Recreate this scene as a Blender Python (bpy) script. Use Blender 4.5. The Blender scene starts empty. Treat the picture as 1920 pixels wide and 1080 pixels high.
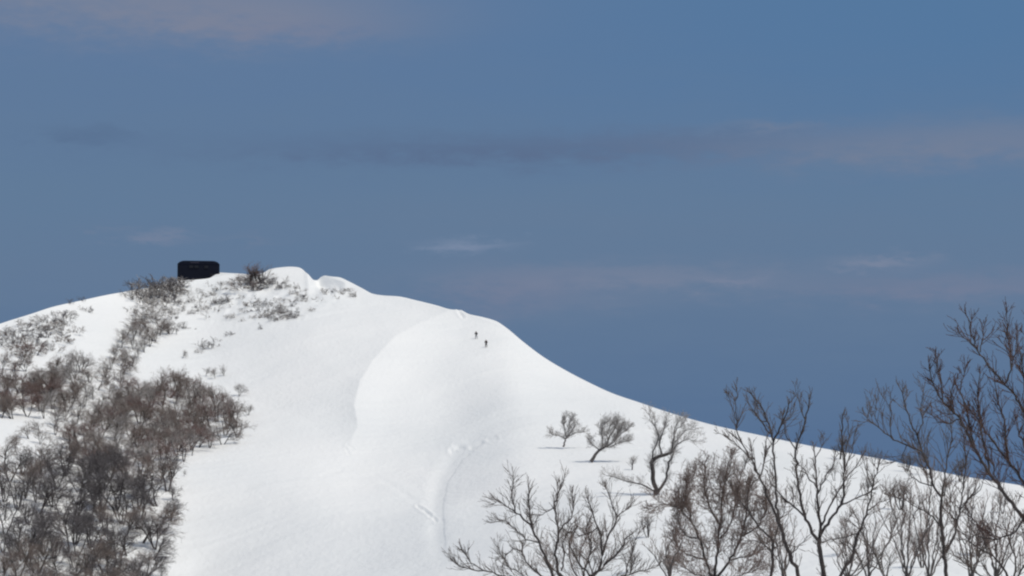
import bpy, math, random
import numpy as np
from mathutils import Vector, Matrix

SC = bpy.context.scene
COL = SC.collection
random.seed(7)

# ------------------------------------------------------------------ camera
F = 4938.0                       # focal length in photo pixels (1920 wide)
PITCH = math.radians(5.5)
cam_d = bpy.data.cameras.new('camera')
cam = bpy.data.objects.new('camera', cam_d); COL.objects.link(cam)
cam_d.sensor_width = 36.0
cam_d.lens = 36.0 * F / 1920.0
cam_d.clip_start = 0.5
cam_d.clip_end = 60000
cam.location = (0, 0, 0)
cam.rotation_euler = (math.radians(90) + PITCH, 0, 0)
SC.camera = cam

# ------------------------------------------------------------------ light
SUN_EL = math.radians(55)
SUN_DIR = Vector((0.80, -0.60, 0)).normalized() * math.cos(SUN_EL) + Vector((0, 0, math.sin(SUN_EL)))
SUN_AZ = math.atan2(SUN_DIR.x, SUN_DIR.y)
sd = bpy.data.lights.new('sun', 'SUN'); sd.energy = 2.54; sd.angle = math.radians(0.5); sd.color = (1.0, 0.932, 0.808)
sun = bpy.data.objects.new('sun', sd); COL.objects.link(sun)
sun.rotation_euler = SUN_DIR.to_track_quat('Z', 'Y').to_euler()
sun.location = (0, 0, 200)

SC.view_settings.view_transform = 'Standard'
SC.view_settings.look = 'None'
SC.view_settings.gamma = 1
SC.view_settings.use_curve_mapping = False
SC.view_settings.exposure = 0.0
SC.render.resolution_x = 1024; SC.render.resolution_y = 576
try:
    SC.cycles.filter_width = 2.3
except Exception:
    pass

def srgb(r, g, b):
    f = lambda c: (c/255/12.92) if c/255 <= .04045 else ((c/255+.055)/1.055)**2.4
    return (f(r), f(g), f(b))

W = bpy.data.worlds.new('World'); SC.world = W; W.use_nodes = True
nt = W.node_tree; nt.nodes.clear(); N = nt.nodes; LK = nt.links
def node(t, **kw):
    n = N.new(t)
    for k, v in kw.items(): setattr(n, k, v)
    return n
def put(sock, v):
    if hasattr(v, 'is_linked') or isinstance(v, bpy.types.NodeSocket): LK.new(v, sock)
    else: sock.default_value = v
def M(op, a, b=0.0, c=None, clamp=False):
    n = node('ShaderNodeMath', operation=op, use_clamp=clamp)
    put(n.inputs[0], a); put(n.inputs[1], b)
    if c is not None: put(n.inputs[2], c)
    return n.outputs[0]
def MR(v, a, b, c=0.0, d=1.0, smooth=True):
    n = node('ShaderNodeMapRange', interpolation_type='SMOOTHSTEP' if smooth else 'LINEAR')
    put(n.inputs[0], v); n.inputs[1].default_value = a; n.inputs[2].default_value = b
    n.inputs[3].default_value = c; n.inputs[4].default_value = d
    return n.outputs[0]
def MIX(f, a, b):
    n = node('ShaderNodeMix', data_type='RGBA'); n.clamp_factor = True
    put(n.inputs[0], f); put(n.inputs[6], a); put(n.inputs[7], b)
    return n.outputs[2]
out = node('ShaderNodeOutputWorld'); bg = node('ShaderNodeBackground'); LK.new(bg.outputs[0], out.inputs[0])
STR = 0.1
bg.inputs[1].default_value = STR
sky = node('ShaderNodeTexSky', sky_type='NISHITA', sun_disc=False)
sky.sun_elevation = SUN_EL; sky.sun_rotation = SUN_AZ; sky.altitude = 1500
sky.air_density = 1.0; sky.dust_density = 1.0; sky.ozone_density = 1.5
tc = node('ShaderNodeTexCoord'); sp = node('ShaderNodeSeparateXYZ'); LK.new(tc.outputs['Generated'], sp.inputs[0])
DEG = 180/math.pi
az = M('MULTIPLY', M('ARCTAN2', sp.outputs[0], sp.outputs[1]), DEG)     # degrees to the right of north
el = M('MULTIPLY', M('ARCSINE', sp.outputs[2]), DEG)                    # degrees above the horizon
# soft turbulence of the air layers, stretched along the horizon
cv = node('ShaderNodeCombineXYZ'); LK.new(M('MULTIPLY', az, 0.35), cv.inputs[0]); LK.new(M('MULTIPLY', el, 1.6), cv.inputs[1])
nz = node('ShaderNodeTexNoise'); nz.inputs['Scale'].default_value = 1.0; nz.inputs['Detail'].default_value = 6; nz.inputs['Roughness'].default_value = .58
LK.new(cv.outputs[0], nz.inputs['Vector'])
cv2 = node('ShaderNodeCombineXYZ'); LK.new(M('MULTIPLY', az, 1.1), cv2.inputs[0]); LK.new(M('MULTIPLY', el, 3.2), cv2.inputs[1]); cv2.inputs[2].default_value = 5
nz2 = node('ShaderNodeTexNoise'); nz2.inputs['Scale'].default_value = 1.0; nz2.inputs['Detail'].default_value = 7; nz2.inputs['Roughness'].default_value = .6
LK.new(cv2.outputs[0], nz2.inputs['Vector'])
n1 = M('SUBTRACT', nz.outputs[0], .5); n2 = M('SUBTRACT', nz2.outputs[0], .5)
elw = M('ADD', el, M('ADD', M('MULTIPLY', n1, 1.6), M('MULTIPLY', n2, .5)))
azw = M('ADD', az, M('MULTIPLY', n2, 3.0))
SKY_STOPS = [(-2, (80, 106, 142)), (1.6, (85, 111, 146)), (3.6, (92, 117, 149)), (5.6, (99, 122, 151)), (7.4, (97, 123, 153)),
             (8.8, (96, 122, 154)), (10.5, (94, 121, 156)), (13, (90, 120, 158))]
rp = node('ShaderNodeValToRGB'); e = rp.color_ramp.elements
LK.new(MR(elw, -2, 13, 0, 1, False), rp.inputs[0])
while len(e) > 1: e.remove(e[-1])
for i, (d, c) in enumerate(SKY_STOPS):
    p = (d+2)/15
    q = e[0] if i == 0 else e.new(p)
    q.position = p; q.color = (*srgb(*c), 1)
col = rp.outputs[0]
# clearer, bluer air high on the right
blue = M('MULTIPLY', MR(elw, 6.5, 11.5), MR(az, -7, 10))
col = MIX(M('MULTIPLY', blue, .9), col, (*srgb(84, 120, 159), 1))
def blob(px, py, sx, sy, amp, rgb):
    """one thin cloud in the sky: direction and extent in degrees"""
    global col
    K = DEG/F
    a0 = (px-960)*K; e0 = 5.5+(540-py)*K
    x = M('DIVIDE', M('SUBTRACT', azw, a0), sx*K); y = M('DIVIDE', M('SUBTRACT', M('ADD', el, M('MULTIPLY', n2, .9)), e0), sy*K)
    d = M('ADD', M('MULTIPLY', x, x), M('MULTIPLY', y, y))
    g = M('EXPONENT', M('MULTIPLY', d, -1.0))
    g = M('MULTIPLY', g, M('ADD', 1.0, M('MULTIPLY', n2, 1.5)))
    col = MIX(M('MULTIPLY', g, amp, clamp=True), col, (*srgb(*rgb), 1))
PALE = (113, 127, 152); PINK = (121, 128, 152); DARK = (84, 106, 138); WH = (142, 153, 178)
blob(150, -20, 520, 80, .95, (118, 130, 154)); blob(420, 36, 300, 46, .9, (122, 131, 153)); blob(560, 60, 160, 22, .4, PINK)
blob(950, 283, 480, 27, .72, (90, 109, 140)); blob(170, 262, 90, 16, .4, DARK); blob(1300, 268, 260, 22, .5, (95, 113, 143))
blob(1780, 284, 380, 40, .85, PALE); blob(1440, 243, 80, 12, .6, PALE); blob(1880, 262, 150, 25, .4, PALE)
blob(875, 461, 66, 11, .42, WH); blob(300, 448, 60, 8, .7, (118, 131, 156)); blob(470, 453, 60, 6, .3, PALE); blob(190, 440, 40, 5, .3, PALE)
blob(1180, 522, 290, 26, .75, (118, 130, 154)); blob(1370, 530, 60, 9, .6, (124, 134, 158)); blob(1650, 496, 80, 12, .8, (122, 134, 158)); blob(960, 548, 130, 42, .5, PINK)
blob(1150, 568, 90, 14, .28, PALE); blob(1790, 545, 280, 26, .5, PINK); blob(960, 400, 700, 60, .12, (112, 126, 150))
sc = node('ShaderNodeVectorMath', operation='SCALE'); LK.new(col, sc.inputs[0]); sc.inputs['Scale'].default_value = 1/STR
upper = MIX(.45, sky.outputs[0], (4.6, 5.0, 5.4, 1))       # unseen bright veil, added above the view to raise and whiten fill light
final = MIX(MR(el, 12, 30), sc.outputs[0], upper)
LK.new(final, bg.inputs[0])

# ------------------------------------------------------------------ helpers
def tag(o, label=None, cat=None, group=None, kind=None):
    if label: o['label'] = label
    if cat: o['category'] = cat
    if group: o['group'] = group
    if kind: o['kind'] = kind
    return o
def empty(name, loc, rz=0):
    o = bpy.data.objects.new(name, None); COL.objects.link(o); o.location = loc; o.rotation_euler = (0, 0, rz); o.empty_display_size = .3
    return o
def link_mesh(name, me, mat, parent=None):
    o = bpy.data.objects.new(name, me); COL.objects.link(o)
    if mat and not me.materials: me.materials.append(mat)
    if parent: o.parent = parent
    return o
def np_mesh(name, V, Fq, smooth=True):
    me = bpy.data.meshes.new(name)
    V = np.ascontiguousarray(V, dtype=np.float32); Fq = np.ascontiguousarray(Fq, dtype=np.int32)
    me.vertices.add(len(V)); me.vertices.foreach_set('co', V.ravel())
    k = Fq.shape[1]
    me.loops.add(Fq.size); me.loops.foreach_set('vertex_index', Fq.ravel())
    me.polygons.add(len(Fq)); me.polygons.foreach_set('loop_start', np.arange(0, Fq.size, k, dtype=np.int32))
    me.polygons.foreach_set('loop_total', np.full(len(Fq), k, dtype=np.int32))
    me.polygons.foreach_set('use_smooth', np.full(len(Fq), smooth))
    me.update(calc_edges=True); me.validate()
    return me
def mat(name, base, rough=.8, var=None, scale=3.0, bump=0, stretch=(1, 1, 1), spec=.3, extra=None):
    m = bpy.data.materials.new(name); m.use_nodes = True
    t = m.node_tree; b = t.nodes['Principled BSDF']
    b.inputs['Roughness'].default_value = rough; b.inputs['Specular IOR Level'].default_value = spec
    b.inputs['Base Color'].default_value = (*base, 1)
    tcn = t.nodes.new('ShaderNodeTexCoord'); mp = t.nodes.new('ShaderNodeMapping'); mp.inputs['Scale'].default_value = stretch
    t.links.new(tcn.outputs['Object'], mp.inputs[0])
    nn = t.nodes.new('ShaderNodeTexNoise'); nn.inputs['Scale'].default_value = scale; nn.inputs['Detail'].default_value = 5
    t.links.new(mp.outputs[0], nn.inputs['Vector'])
    if var:
        r = t.nodes.new('ShaderNodeValToRGB'); r.color_ramp.elements[0].position = .3; r.color_ramp.elements[1].position = .7
        r.color_ramp.elements[0].color = (*base, 1); r.color_ramp.elements[1].color = (*var, 1)
        t.links.new(nn.outputs[0], r.inputs[0]); t.links.new(r.outputs[0], b.inputs['Base Color'])
    if bump:
        bn = t.nodes.new('ShaderNodeBump'); bn.inputs['Strength'].default_value = 1; bn.inputs['Distance'].default_value = bump
        t.links.new(nn.outputs[0], bn.inputs['Height']); t.links.new(bn.outputs[0], b.inputs['Normal'])
    return m

def ray(px, py):
    """direction (unit horizontal length) of a photo pixel; works on arrays"""
    x = (np.asarray(px, dtype=float)-960)/F; y = (540-np.asarray(py, dtype=float))/F
    c, s = math.cos(PITCH), math.sin(PITCH)
    X = x; Y = c - y*s; Z = s + y*c
    h = np.sqrt(X*X+Y*Y)
    return X/h, Y/h, Z/h
def at(px, py, D):
    X, Y, Z = ray(px, py)
    return Vector((float(X)*D, float(Y)*D, float(Z)*D))

def pchip(x, Y, xi):
    """monotone cubic interpolation; Y is (n,) or (n,m); xi (k,)"""
    x = np.asarray(x, float); Y = np.asarray(Y, float)
    one = Y.ndim == 1
    if one: Y = Y[:, None]
    h = np.diff(x)[:, None]; d = np.diff(Y, axis=0)/h
    m = np.zeros_like(Y)
    if len(x) > 2:
        w1 = 2*h[1:]+h[:-1]; w2 = h[1:]+2*h[:-1]
        ok = d[1:]*d[:-1] > 0
        with np.errstate(divide='ignore', invalid='ignore'):
            hm = (w1+w2)/(w1/d[:-1]+w2/d[1:])
        m[1:-1] = np.where(ok, hm, 0)
    m[0] = d[0]; m[-1] = d[-1]
    xi = np.clip(np.asarray(xi, float), x[0], x[-1])
    k = np.clip(np.searchsorted(x, xi)-1, 0, len(x)-2)
    t = ((xi-x[k])/(x[k+1]-x[k]))[:, None]; hk = (x[k+1]-x[k])[:, None]
    r = (2*t**3-3*t**2+1)*Y[k]+(t**3-2*t**2+t)*hk*m[k]+(-2*t**3+3*t**2)*Y[k+1]+(t**3-t**2)*hk*m[k+1]
    return r[:, 0] if one else r

def vnoise(X, Y, seed=0):
    """smooth value noise in -1..1"""
    xi = np.floor(X).astype(np.int64); yi = np.floor(Y).astype(np.int64)
    fx = X-xi; fy = Y-yi; fx = fx*fx*fx*(fx*(fx*6-15)+10); fy = fy*fy*fy*(fy*(fy*6-15)+10)
    def hsh(a, b):
        n = (a*374761393+b*668265263+seed*974634777) & 0x7fffffff
        n = ((n ^ (n >> 13))*1274126177) & 0x7fffffff
        n = n ^ (n >> 16)
        return (n & 0xffff)/32767.5-1
    return (hsh(xi, yi)*(1-fx)+hsh(xi+1, yi)*fx)*(1-fy)+(hsh(xi, yi+1)*(1-fx)+hsh(xi+1, yi+1)*fx)*fy
def segdist(PX, PY, pts):
    """distance to a polyline and side (+1 = right of travel on screen)"""
    best = np.full(PX.shape, 1e9); side = np.ones(PX.shape)
    for (x0, y0), (x1, y1) in zip(pts[:-1], pts[1:]):
        dx, dy = x1-x0, y1-y0; L = dx*dx+dy*dy
        t = np.clip(((PX-x0)*dx+(PY-y0)*dy)/L, 0, 1)
        d = np.hypot(PX-x0-t*dx, PY-y0-t*dy)
        s = np.sign(dx*(PY-y0)-dy*(PX-x0)); s[s == 0] = 1
        u = d < best-1e-9
        best = np.where(u, d, best); side = np.where(u, s, side)
    return best, side
def sstep(x, a, b):
    t = np.clip((x-a)/(b-a), 0, 1); return t*t*(3-2*t)

# ------------------------------------------------------------------ terrain
CREST = [(-300, 735), (-200, 690), (-100, 645), (0, 607), (60, 588), (100, 575), (150, 564), (200, 553), (240, 546), (290, 537), (330, 527), (370, 524), (392, 521.5), (402, 516), (412, 511), (430, 512),
 (450, 513), (475, 515), (495, 511), (505, 505), (520, 502), (545, 500), (558, 501), (566, 504), (575, 513), (583, 520), (592, 524), (602, 521), (612, 519.5), (632, 520), (650, 526), (680, 541), (700, 551),
 (720, 554), (745, 555.5), (780, 563), (820, 573), (845, 580), (862, 581.5), (880, 589), (905, 594.5), (930, 602), (950, 615), (980, 640), (1020, 670),
 (1060, 694), (1100, 715), (1150, 738), (1200, 755), (1250, 772), (1300, 787), (1350, 800), (1420, 815), (1480, 828), (1540, 840), (1600, 851),
 (1660, 862), (1700, 871), (1760, 884), (1800, 892), (1850, 900), (1920, 911), (2020, 928), (2220, 960)]
MAIN = {-300: [(0, 540), (830, 440), (1000, 370), (1200, 310)],
 0: [(0, 600), (700, 545), (800, 485), (950, 415), (1080, 370), (1200, 335)],
 200: [(0, 628), (650, 580), (750, 525), (900, 445), (1080, 380), (1200, 345)],
 370: [(0, 642), (560, 625), (650, 580), (750, 525), (850, 475), (1000, 415), (1080, 385), (1200, 340)],
 545: [(0, 652), (560, 622), (650, 574), (750, 524), (850, 474), (1000, 400), (1080, 360), (1200, 310)],
 700: [(0, 642), (600, 605), (700, 551), (800, 505), (900, 455), (1000, 385), (1080, 340), (1200, 290)],
 830: [(0, 635), (650, 590), (750, 545), (850, 480), (930, 422), (975, 385), (1080, 318), (1200, 262)],
 950: [(0, 612), (700, 556), (790, 495), (850, 452), (930, 398), (1000, 350), (1080, 304), (1200, 252)],
 1100: [(0, 580), (770, 520), (820, 465), (865, 425), (950, 355), (1080, 280), (1200, 228)],
 1300: [(0, 520), (830, 470), (870, 425), (925, 370), (1000, 315), (1080, 265), (1200, 215)],
 1500: [(0, 470), (870, 420), (920, 362), (1000, 300), (1080, 255), (1200, 210)],
 1700: [(0, 430), (905, 388), (955, 335), (1080, 250), (1200, 205)],
 1920: [(0, 400), (945, 362), (1000, 308), (1080, 250), (1200, 205)],
 2220: [(0, 390), (1000, 330), (1080, 270), (1200, 215)]}
PB = 1200.0
CX = np.concatenate([np.arange(-300, -60, 12), np.arange(-60, 1980, 2.0), np.arange(1980, 2221, 12)])
NS = 400
S = np.linspace(0, 1, NS)**1.08
cx = [a for a, b in CREST]; cyv = [b for a, b in CREST]
crest = pchip(cx, cyv, CX)
def crest_y(px): return float(pchip(cx, cyv, [px])[0])
UX = np.arange(-320, 2241, 4.0)               # even columns for smoothing
BASEC = [(-300, 735), (-100, 645), (0, 607), (100, 575), (200, 553), (370, 524), (545, 504), (700, 548), (830, 577), (950, 614), (1020, 668), (1100, 715), (1200, 754), (1300, 787), (1500, 832), (1700, 871), (1920, 911), (2220, 960)]
def gsm(A, sg, ax):
    k = int(3*sg); w = np.exp(-.5*(np.arange(-k, k+1)/sg)**2); w /= w.sum()
    A = np.moveaxis(A, ax, 0); P = np.concatenate([np.repeat(A[:1], k, 0), A, np.repeat(A[-1:], k, 0)])
    return np.moveaxis(sum(w[i]*P[i:i+len(A)] for i in range(2*k+1)), 0, ax)
cS = gsm(pchip([a for a, b in BASEC], [b for a, b in BASEC], UX), 6, 0)
SG = np.linspace(0, 1, 240)
def field(tab):
    """inverse distance of the snow surface for every vertex, smooth across the columns"""
    ks = sorted(tab); A = []
    for k in ks:
        c0 = float(np.interp(k, UX, cS)); pts = [(c0, tab[k][0][1])]+[p for p in tab[k][1:] if p[0] > c0+5]
        A.append(pchip([p[0] for p in pts], [1/p[1] for p in pts], c0+SG*(PB-c0)))
    U = np.array([np.interp(UX, ks, np.array(A)[:, i]) for i in range(len(SG))])     # (240, NU)
    U = gsm(gsm(U, 13, 1), 4, 0)
    c_ = np.interp(PX, UX, cS); q = (PY-c_)/(PB-c_)
    gy = np.clip(q*(len(SG)-1), 0, len(SG)-1.001); gx = np.clip((PX-UX[0])/4.0, 0, len(UX)-1.001)
    iy = gy.astype(int); ix = gx.astype(int); fy = gy-iy; fx = gx-ix
    r = (U[iy, ix]*(1-fx)+U[iy, ix+1]*fx)*(1-fy)+(U[iy+1, ix]*(1-fx)+U[iy+1, ix+1]*fx)*fy
    return r*(1+np.minimum(q, 0)*2.0)
PX = np.broadcast_to(CX, (NS, len(CX))).copy()
PY = crest[None, :]+S[:, None]*(PB-crest[None, :])
ARC2 = [(838, 1300), (838, 1080), (834, 1000), (830, 950), (840, 905), (868, 860), (900, 832), (945, 803), (1000, 790), (1100, 770), (1300, 760)]
d2, s2 = segdist(PX, PY, ARC2)
R = 1/field(MAIN)
# the rounded lip of the hump at the right of the bowl
lip = (1-sstep(PX, 940, 1060))*(1-sstep(PY, 990, 1070))
R -= np.where(s2 > 0, 3.2*(1-np.exp(-d2/22.0)), 0)*lip
R += np.where(s2 < 0, 2.2*np.exp(-((d2-16)/16)**2), 0)*lip
depth_below = PY-crest[None, :]
# the rounded shoulder that parts the grey left slope from the bright bowl
ARC1 = [(860, 570), (832, 586), (790, 606), (740, 636), (700, 675), (676, 712), (665, 750), (672, 792), (655, 835), (600, 895), (500, 960)]
d1, s1 = segdist(PX, PY, ARC1)
left = (s1 > 0)
fade1 = sstep(depth_below, 0, 60)
R += np.where(left, 44*(1-np.exp(-d1/190.0)), 0)*(1-sstep(PY, 740, 900))*sstep(PX, 40, 420)
R += np.where(~left, 2.0*np.exp(-((d1-55)/40)**2), 0)*fade1*(1-sstep(PY, 770, 870))
# saw-tooth facets of the wind cornices on the crest
def saw(xa, xb, xc, amp, ya, yb):
    up = sstep(PX, xa, xb); dn = 1-sstep(PX, xb, xc)
    return amp*np.minimum(up, 1)*dn*sstep(PY, yb, ya)
R += saw(578, 594, 650, 14, 530, 556)
R += saw(-20, 260, 520, 0, 500, 560)
X3, Y3, Z3 = ray(PX, PY)
VX, VY, VZ = X3*R, Y3*R, Z3*R
# relief in metres of height, none at the crest so that the skyline keeps its line
fc = sstep(depth_below, 2, 34)
nzv = 0.55*vnoise(VX/38, VY/60, 1)+0.28*vnoise(VX/15+9, VY/26, 2)+0.07*vnoise(VX/5, VY/11, 3)
u = VX*.75+VY*.66; v = -VX*.66+VY*.75
nzv += 0.05*vnoise(u/14, v/2.2, 5)+0.03*vnoise(u/9, v/1.1, 6)
wood = (1-sstep(PX, 380, 520))*(PY > 560)
rough = sstep(PX, 20, 80)*0
lump = np.exp(-((PX-500)/130)**2-((PY-560)/38)**2)+.8*np.exp(-((PX-60)/90)**2-((PY-640)/35)**2)+.6*np.exp(-((PX-380)/60)**2-((PY-550)/30)**2)
nzv += lump*(0.30*vnoise(VX/2.2, VY/5, 8)+0.18*vnoise(VX/1.0, VY/2.5, 9))
nzv += (1-sstep(PX, 250, 470))*sstep(PY, 640, 800)*0.5*vnoise(VX/7, VY/14, 11)
nzv += sstep(PY, 850, 980)*sstep(PX, 950, 1200)*0.12*vnoise(VX/6, VY/10, 12)
sw = sstep(PY, 860, 960)*(1-sstep(PX, 640, 860))*sstep(PX, 300, 380)
nzv += sw*(0.5*vnoise(VX/24+3, VY/30+2, 14)+.15*vnoise(VX/9, VY/16, 15))
VZ = VZ+nzv*fc
CRACKS = [(590, 522, 618, 545, 6.0, .7), (600, 533, 635, 538, 6.0, .5), (848, 842, 866, 836, 4.0, .42), (852, 832, 862, 834, 3, .2), (884, 836, 903, 826, 2.6, .3), (916, 821, 931, 817, 2.6, .28), (783, 949, 806, 969, 2.4, .40), (796, 957, 818, 978, 2.0, .3),
 (860, 584, 868, 594, 2.4, .5), (652, 832, 662, 840, 2.2, .2), (648, 838, 655, 852, 1.8, .18), (948, 862, 952, 866, 1.8, .12),
 (806, 736, 850, 742, 2.5, .07), (955, 652, 985, 662, 2.0, .10), (975, 668, 1010, 690, 2.0, .06), (720, 905, 780, 940, 4, .1),
 (606, 894, 640, 882, 3.5, .16)]
for x0, y0, x1, y1, w, dp in CRACKS:
    d, s = segdist(PX, PY, [(x0, y0), (x1, y1)]); dp *= .55 if x0 > 640 else (.45 if y0 > 700 else 1)
    VZ -= dp*np.exp(-(d/w)**2)*(.75+.25*vnoise(PX/5, PY/5, 31))
    VZ += .35*dp*np.exp(-((d-2.2*w)/w)**2)
CRESTP = np.stack([VX[0], VY[0], VZ[0]], -1)
NC = len(CX)
# behind the crest the mountain falls away to a snowy plain that reaches the horizon
back = [(1.5, .12), (4, .5), (9, 1.6), (18, 4.5), (35, 12), (70, 30), (140, 70), (300, 150), (700, 260), (2000, 330), (7000, 350), (24000, 360)]
rowsB = []
for dr, dz in reversed(back):
    r0 = R[0]; k = (r0+dr)/r0
    rowsB.append(np.stack([VX[0]*k, VY[0]*k, VZ[0]-dz], -1))
rows = rowsB+[np.stack([VX[i], VY[i], VZ[i]], -1) for i in range(NS)]
NB = len(rowsB)
# in front the ground runs back to the spot where the photographer stands
NEAR = [.93, .85, .76, .67, .58, .49, .40, .31, .22, .14, .07, .025]
for t in NEAR:
    zb = VZ[-1]; z = -1.7+(zb+1.7)*t
    z = z+.25*vnoise(VX[-1]*t/9, VY[-1]*t/9, 21)*min(1, t*3)
    rows.append(np.stack([VX[-1]*t, VY[-1]*t, z], -1))
G = np.array(rows)                            # (NR, NC, 3)
NR = len(rows)
# the rest of the circle round the camera, so the ground is one closed sheet
azL = math.atan2(G[NB, 0, 0], G[NB, 0, 1]); azR = math.atan2(G[NB, -1, 0], G[NB, -1, 1])
NRest = 60
def prof(c):
    h = np.hypot(G[:, c, 0], G[:, c, 1]); return h, G[:, c, 2]
hR, zR = prof(NC-1); hL, zL = prof(0)
extra = []
for i in range(1, NRest):
    t = i/NRest; a = azR+(azL+2*math.pi-azR)*t; w = t*t*(3-2*t)
    h = hR*(1-w)+hL*w; z = (zR*(1-w)+zL*w); dip = math.sin(math.pi*t)**.5
    z = z*(1-.6*dip)-2*dip
    extra.append(np.stack([h*math.sin(a), h*math.cos(a), z], -1))
G2 = np.concatenate([G, np.array(extra).transpose(1, 0, 2)], axis=1)
NC2 = G2.shape[1]
V = np.concatenate([G2.reshape(-1, 3), [[0, 0, -1.7]]])
ii, jj = np.meshgrid(np.arange(NR-1), np.arange(NC2), indexing='ij'); jn = (jj+1) % NC2
quads = np.stack([ii*NC2+jj, (ii+1)*NC2+jj, (ii+1)*NC2+jn, ii*NC2+jn], -1).reshape(-1, 4)
me = np_mesh('snow_ground', V[:-1], quads)
import bmesh
bm = bmesh.new(); bm.from_mesh(me); bm.verts.ensure_lookup_table()
ring = [bm.verts[(NR-1)*NC2+j] for j in range(NC2)]
cv_ = bm.verts.new((0, 0, -1.7))
for j in range(NC2):
    f = bm.faces.new((ring[j], cv_, ring[(j+1) % NC2])); f.smooth = True
bm.to_mesh(me); bm.free()

def ground(px, py):
    """the real point on the snow that the photo pixel shows"""
    c = float(np.interp(px, CX, np.arange(NC))); j = min(int(c), NC-2); fj = c-j
    cy_ = crest[j]*(1-fj)+crest[j+1]*fj
    s = max(0, (py-cy_)/(PB-cy_)); r = float(np.interp(s, S, np.arange(NS))); i = min(int(r), NS-2); fi = r-i
    A = G[NB+i, j]*(1-fi)+G[NB+i+1, j]*fi; B = G[NB+i, j+1]*(1-fi)+G[NB+i+1, j+1]*fi
    return Vector(A*(1-fj)+B*fj)
def near_ground(x, y):
    """height of the foreground snow under a point nearer than the lowest pixel row"""
    c = float(np.interp(math.atan2(x, y), np.arctan2(VX[-1], VY[-1]), np.arange(NC))); j = int(round(c))
    h = math.hypot(x, y); hs = np.hypot(G[:, j, 0], G[:, j, 1])[::-1]
    return float(np.interp(h, hs, G[:, j, 2][::-1]))

# snow material
ms = bpy.data.materials.new('snow'); ms.use_nodes = True
t = ms.node_tree; b = t.nodes['Principled BSDF']
b.inputs['Roughness'].default_value = .75; b.inputs['Specular IOR Level'].default_value = .15
tcn = t.nodes.new('ShaderNodeTexCoord')
def tn(scale, st, rot=0, det=5):
    mp = t.nodes.new('ShaderNodeMapping'); mp.inputs['Scale'].default_value = st; mp.inputs['Rotation'].default_value = (0, 0, rot)
    q = t.nodes.new('ShaderNodeTexNoise'); q.inputs['Scale'].default_value = scale; q.inputs['Detail'].default_value = det
    t.links.new(tcn.outputs['Object'], mp.inputs[0]); t.links.new(mp.outputs[0], q.inputs['Vector']); return q.outputs[0]
rr = t.nodes.new('ShaderNodeValToRGB'); rr.color_ramp.elements[0].position = .3; rr.color_ramp.elements[1].position = .72
rr.color_ramp.elements[0].color = (.78, .80, .815, 1); rr.color_ramp.elements[1].color = (.86, .865, .87, 1)
t.links.new(tn(.03, (1, .5, 1)), rr.inputs[0]); t.links.new(rr.outputs[0], b.inputs['Base Color'])
b1 = t.nodes.new('ShaderNodeBump'); b1.inputs['Distance'].default_value = .5; b1.inputs['Strength'].default_value = .35
b2 = t.nodes.new('ShaderNodeBump'); b2.inputs['Distance'].default_value = .25; b2.inputs['Strength'].default_value = .5
t.links.new(tn(.22, (1, .22, 1), .72), b1.inputs['Height']); t.links.new(tn(1.1, (1, .35, 1), .5), b2.inputs['Height'])
t.links.new(b1.outputs[0], b2.inputs['Normal']); t.links.new(b2.outputs[0], b.inputs['Normal'])
ground_o = link_mesh('snow_ground', me, ms); tag(ground_o, 'snow covered mountain ridge and slopes', kind='structure')

# ------------------------------------------------------------------ tubes
class Tubes:
    def __init__(s): s.g = {}
    def add(s, pts, radii, sides=3):
        s.g.setdefault((len(pts), sides), []).append(([tuple(p) for p in pts], list(radii)))
    def mesh(s, name):
        VV = []; FF = []; base = 0
        for (n, k), L in s.g.items():
            P = np.array([a for a, b in L]); Rr = np.array([b for a, b in L]); m = len(L)
            T = np.empty_like(P); T[:, 1:-1] = P[:, 2:]-P[:, :-2]; T[:, 0] = P[:, 1]-P[:, 0]; T[:, -1] = P[:, -1]-P[:, -2]
            T /= np.linalg.norm(T, axis=2, keepdims=True)+1e-9
            ref = np.where(np.abs(T[:, :1, 2:3]) > .8, np.array([1., .1, 0]), np.array([.1, 0, 1.]))
            U = np.cross(T, ref); U /= np.linalg.norm(U, axis=2, keepdims=True)+1e-9; Wv = np.cross(T, U)
            an = np.arange(k)*2*math.pi/k
            Q = P[:, :, None]+Rr[:, :, None, None]*(U[:, :, None]*np.cos(an)[:, None]+Wv[:, :, None]*np.sin(an)[:, None])
            VV.append(Q.reshape(-1, 3))
            a, i, j = np.meshgrid(np.arange(m), np.arange(n-1), np.arange(k), indexing='ij')
            o = base+a*n*k; j2 = (j+1) % k
            FF.append(np.stack([o+i*k+j, o+i*k+j2, o+(i+1)*k+j2, o+(i+1)*k+j], -1).reshape(-1, 4))
            base += m*n*k
        if not VV: return None
        return np_mesh(name, np.concatenate(VV), np.concatenate(FF))
def rv(rng): return Vector((rng.gauss(0, 1), rng.gauss(0, 1), rng.gauss(0, 1))).normalized()
def dev(d, ang, rng):
    a = d.cross(rv(rng))
    if a.length < 1e-4: a = Vector((1, 0, 0))
    a.normalize(); return (d*math.cos(ang)+a*math.sin(ang)).normalized()
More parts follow.
